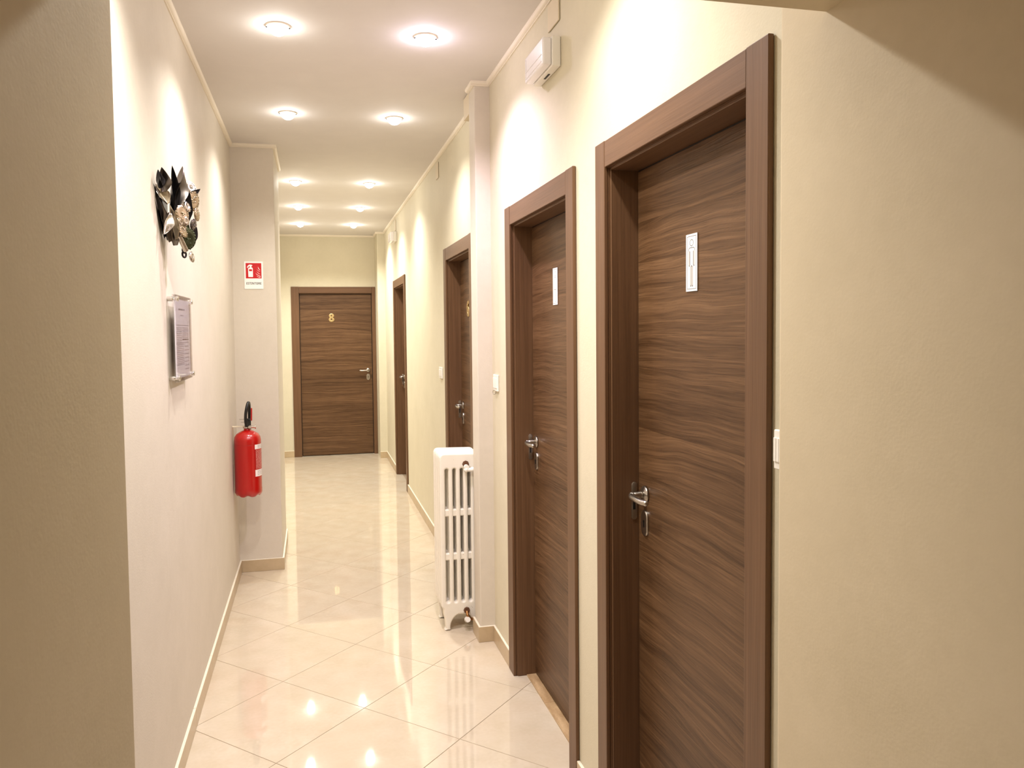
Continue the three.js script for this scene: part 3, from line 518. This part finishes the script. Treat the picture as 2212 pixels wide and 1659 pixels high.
// ---------------------------------------------------------------- metal flower sculpture on the left wall
{
  const g = thing('wall_sculpture', 'metal flower wall sculpture of twisted dark petals and hammered discs', 'sculpture', [XL, 2.03, -2.98]);
  // a leaf: curved sheet with thickness, along +y, width w, length l, cupped and twisted
  const leafGeo = (l, w, cup, bend, twist, th = 0.0018) => {
    const nu = 14, nv = 8, pos = [], idx = []; const side = (o) => { for (let i = 0; i <= nu; i++) for (let j = 0; j <= nv; j++) { const t = i / nu, s = j / nv * 2 - 1; const ww = w / 2 * (t < 0.42 ? 0.35 + 0.65 * Math.sin(t / 0.42 * Math.PI / 2) : Math.pow(Math.max(0.004, (1 - t) / 0.58), 0.8)); let a = s * ww, b = cup * (Math.abs(s) - 0.4) * ww * 1.6 + bend * t * t * l + o; const tw = twist * (t - 0.3); const A = a * Math.cos(tw) - b * Math.sin(tw), B = a * Math.sin(tw) + b * Math.cos(tw); pos.push(A, t * l, B); } };
    side(th / 2); side(-th / 2); const n1 = (nu + 1) * (nv + 1), id = (i, j, k) => k * n1 + i * (nv + 1) + j;
    for (let i = 0; i < nu; i++) for (let j = 0; j < nv; j++) { let a = id(i, j, 0), b = id(i, j + 1, 0), c = id(i + 1, j, 0), d = id(i + 1, j + 1, 0); idx.push(a, b, c, b, d, c); a = id(i, j, 1); b = id(i, j + 1, 1); c = id(i + 1, j, 1); d = id(i + 1, j + 1, 1); idx.push(a, c, b, b, c, d); }
    for (let i = 0; i < nu; i++) for (const j of [0, nv]) { const a = id(i, j, 0), b = id(i + 1, j, 0), c = id(i, j, 1), d = id(i + 1, j, 1); if (j) idx.push(a, c, b, b, c, d); else idx.push(a, b, c, b, d, c); }
    for (const i of [0, nu]) for (let j = 0; j < nv; j++) { const a = id(i, j, 0), b = id(i, j + 1, 0), c = id(i, j, 1), d = id(i, j + 1, 1); if (i) idx.push(a, b, c, b, d, c); else idx.push(a, c, b, b, c, d); }
    const q = new THREE.BufferGeometry(); q.setAttribute('position', new THREE.Float32BufferAttribute(pos, 3)); q.setIndex(idx); q.computeVertexNormals(); q.setAttribute('uv', new THREE.Float32BufferAttribute(new Float32Array(pos.length / 3 * 2), 2)); return q;
  };
  // hammered disc with a raised rim, facing +z
  const discGeo = (r, seed) => {
    const R = rng(seed); const list = [new THREE.LatheGeometry([[0, 0.004], [r * 0.45, 0.0075], [r * 0.8, 0.006], [r * 0.92, 0.002], [r, 0.004], [r * 0.99, 0.0012], [r * 0.9, -0.001], [0, -0.001]].map(p => new THREE.Vector2(...p)), 32).rotateX(Math.PI / 2)];
    const n = Math.round(14 * r / 0.03); for (let i = 0; i < n; i++) { const t = i / n * Math.PI * 2; list.push(new THREE.SphereGeometry(r * 0.075, 7, 5).translate(Math.cos(t) * r * 0.84, Math.sin(t) * r * 0.84, 0.005)); }
    for (let i = 0; i < 9; i++) { const t = R() * 6.28, q = R() * r * 0.6; list.push(new THREE.SphereGeometry(r * 0.09, 7, 5).translate(Math.cos(t) * q, Math.sin(t) * q, 0.006)); }
    return merged(list);
  };
  const put = (name, geo, mat, [w, y, z], [yaw, tilt, roll], label) => { const m = part(name, geo, mat, g, label); m.position.set(w, y - 2.03, z + 2.98); m.rotation.order = 'YXZ'; m.rotation.set(tilt, Math.PI / 2 + yaw, roll); return m; };
  // local frame of a piece: +z faces the corridor (world +x), +x runs to world -z; yaw < 0 turns it to the viewer
  const V = -0.55;
  put('back_stem', leafGeo(0.21, 0.045, 0.3, 0.03, 0.3), M.gunmetal, [0.010, 1.93, -2.90], [-0.15, 0, 0.62]);
  put('back_stem', leafGeo(0.18, 0.04, 0.4, 0.02, -0.4), M.gunmetal, [0.014, 1.925, -2.93], [-0.25, 0, 0.42]);
  put('petal', leafGeo(0.08, 0.046, 0.8, 0.1, 1.1), M.pewter, [0.024, 2.072, -2.81], [V, 0.05, 0.1]);
  put('petal', leafGeo(0.06, 0.034, 0.8, 0.1, -1.1), M.gunmetal, [0.018, 2.08, -2.79], [V, 0.05, 0.3]);
  put('petal', leafGeo(0.15, 0.036, 1.0, 0.10, 1.0), M.gunmetal, [0.040, 2.025, -2.90], [V, 0.02, 0.04]);
  put('petal', leafGeo(0.135, 0.06, 0.8, 0.10, -1.1), M.pewter, [0.050, 2.045, -2.91], [V, 0.08, -0.02]);
  put('petal', leafGeo(0.075, 0.05, 0.5, -0.2, 0.8), M.silver, [0.034, 2.035, -2.83], [V, -0.2, 0.5], 'bright silver petal');
  put('petal', leafGeo(0.085, 0.04, 0.7, 0.2, -1.0), M.silver, [0.034, 2.01, -2.86], [V, 0.1, Math.PI - 0.3], 'bright silver petal');
  put('petal', leafGeo(0.16, 0.042, 0.7, 0.05, 0.3), M.pewter, [0.026, 1.915, -2.90], [V, 0, 0.40]);
  put('petal', leafGeo(0.16, 0.050, 0.6, 0.06, -0.3), M.pewter, [0.038, 1.905, -2.92], [V - 0.15, 0, 0.14]);
  put('petal', leafGeo(0.12, 0.036, 0.7, 0.06, 0.4), M.silver, [0.044, 1.925, -2.91], [V, 0, 0.26], 'bright silver petal');
  put('petal', leafGeo(0.12, 0.046, 0.6, 0.1, 0.5), M.gunmetal, [0.060, 1.985, -2.97], [V, 0.1, -0.12]);
  put('petal', leafGeo(0.085, 0.046, 0.6, 0.1, -0.4), M.pewter, [0.064, 2.07, -2.98], [V, 0.1, Math.PI + 0.2]);
  put('petal', leafGeo(0.085, 0.04, 0.5, 0.05, -0.4), M.olive, [0.070, 1.995, -3.0], [V, 0.1, 2.7]);
  put('petal', leafGeo(0.09, 0.036, 0.5, 0.1, 0.3), M.gunmetal, [0.094, 1.985, -3.02], [V, 0.15, Math.PI - 0.3]);
  put('petal', leafGeo(0.07, 0.03, 0.6, 0.1, -0.6), M.gunmetal, [0.074, 2.085, -3.0], [V, 0.1, -0.9]);
  const discs = [[0.080, 2.125, -3.03, 0.026, M.silver], [0.088, 2.078, -3.02, 0.037, M.champagne], [0.098, 2.03, -3.03, 0.024, M.champagne], [0.060, 2.02, -2.94, 0.036, M.champagne], [0.060, 1.968, -2.94, 0.034, M.champagne], [0.074, 1.935, -2.97, 0.038, M.olive], [0.056, 1.992, -2.93, 0.018, M.silver], [0.082, 1.872, -2.99, 0.020, M.silver], [0.074, 2.05, -2.97, 0.022, M.silver], [0.088, 1.99, -3.01, 0.022, M.pewter], [0.070, 1.995, -2.95, 0.018, M.silver]];
  discs.forEach(([w, y, z, r, m], i) => put('disc', discGeo(r, 20 + i), m, [w, y, z], [-0.42 + 0.1 * ((i * 7) % 5 - 2), -0.25 + 0.12 * ((i * 3) % 4), 0.3 * i]));
  { // links hanging at the lower end
    const list = []; for (let i = 0; i < 5; i++) list.push(new THREE.TorusGeometry(0.011, 0.0035, 8, 16).rotateY(i % 2 ? 1.2 : 0.1).translate(0.0035 * i, -0.016 * i, -0.003 * i)); put('chain_link', merged(list), M.gunmetal, [0.062, 1.945, -2.97], [V, 0, 0]);
    put('tube_bead', cyl(0.009, 0.009, 0.06, 14), M.silver, [0.062, 1.915, -2.94], [V, 0, 0.6], 'bright silver tube');
  }
  { // support rods to the wall plate
    part('wall_plate', box(0.0008, 0.006, -0.075, 0.055, -0.02, 0.08, 0.002), M.gunmetal, g);
    for (const [y, w, z] of [[0.05, 0.055, 0.03], [-0.02, 0.07, 0.04], [-0.06, 0.06, 0.03]]) part('support_rod', tube([[0.004, y * 0.6, 0.04], [w * 0.6, y, z], [w + 0.004, y, z - 0.03]], 0.003, 16, 8), M.gunmetal, g);
  }
}

// ---------------------------------------------------------------- emergency lights and cover plates on the right wall
function emergencyLight(name, label, x, y, z, len, hgt, simple) {
  const g = thing(name, label, 'emergency light', [x, y, z], -Math.PI / 2);
  part('housing', box(-len / 2, len / 2, -hgt / 2, hgt / 2, 0.0008, 0.034, 0.004), M.whitePlastic, g);
  const df = part('diffuser', box(-len / 2 + 0.004, len / 2 - 0.004, -hgt / 2 + 0.004, hgt / 2 - 0.004, 0.034, 0.068, 0.007), M.lampDiffuser, g, 'frosted plastic cover');
  part('diffuser_ridge', merged([box(-len / 2 + 0.02, len / 2 - 0.02, -0.012, -0.008, 0.066, 0.070, 0.001), box(-len / 2 + 0.02, -len / 2 + 0.024, -hgt / 2 + 0.016, hgt / 2 - 0.016, 0.066, 0.070, 0.001), box(-len / 2 + 0.02, len / 2 - 0.02, -hgt / 2 + 0.016, -hgt / 2 + 0.02, 0.066, 0.070, 0.001)]), M.lampDiffuser, df);
  if (!simple) part('switch_slot', box(-0.03, 0.03, -hgt / 2 - 0.0012, -hgt / 2 + 0.002, 0.012, 0.02, 0.0006), M.dark, g);
}
emergencyLight('emergency_light', 'white emergency light box high above the second toilet door', XRN, 2.588, -2.81, 0.245, 0.105, false);
emergencyLight('emergency_light', 'small white emergency light box high above the farthest right door', XRF, 2.603, -8.45, 0.25, 0.105, true);
function coverPlate(label, x, y0, y1, z0, z1, th) {
  const g = thing('cover_plate', label, 'cover plate', [x, (y0 + y1) / 2, (z0 + z1) / 2], -Math.PI / 2); const w = (z1 - z0) / 2, h = (y1 - y0) / 2;
  part('plate', box(-w, w, -h, h, 0.0015, th, 0.002), M.boxCover, g); part('back_box', box(-w + 0.004, w - 0.004, -h + 0.004, h - 0.004, 0.0006, 0.0016), M.dark, g);
}
coverPlate('beige junction cover plate above the nearer emergency light', XRN, 2.70, 2.80, -2.826, -2.696, 0.007);
coverPlate('beige junction box under the ceiling just behind the plaster pier', XRF, 2.714, 2.826, -4.136, -3.988, 0.084);
coverPlate('small beige junction cover plate under the cornice above door 6', XRF, 2.68, 2.79, -5.60, -5.495, 0.006);
coverPlate('small beige junction cover plate above the farther emergency light', XRF, 2.675, 2.79, -8.50, -8.39, 0.006);
function wallSwitch(label, x, y, z, w, h, ring) {
  const g = thing('wall_switch', label, 'switch', [x, y, z], -Math.PI / 2);
  part('plate', box(-w / 2, w / 2, -h / 2, h / 2, 0.0006, 0.010, 0.003), M.whitePlastic, g);
  for (let i = -1; i <= 1; i++) part('rocker', box(i * w / 3.6 - w / 8, i * w / 3.6 + w / 8, -h * 0.3, h * 0.3, 0.0095, 0.013, 0.001), M.whitePlastic, g);
  if (ring) part('pull_ring', new THREE.TorusGeometry(0.011, 0.0016, 8, 20).rotateY(0.5).translate(-0.01, -h / 2 - 0.006, 0.012), M.nickel, g, 'small metal ring');
}
wallSwitch('white switch plate with metal ring between plaster pier and woman pictogram door', XRN, 1.335, -3.735, 0.088, 0.082, true);
wallSwitch('white switch plate on the far right wall left of door 6', XRF, 1.295, -5.50, 0.12, 0.08, false);
wallSwitch('white switch plate between the nearest door frame and near right wall', XRN, 1.358, -1.333, 0.034, 0.078, false);

renderer.render(scene, camera);
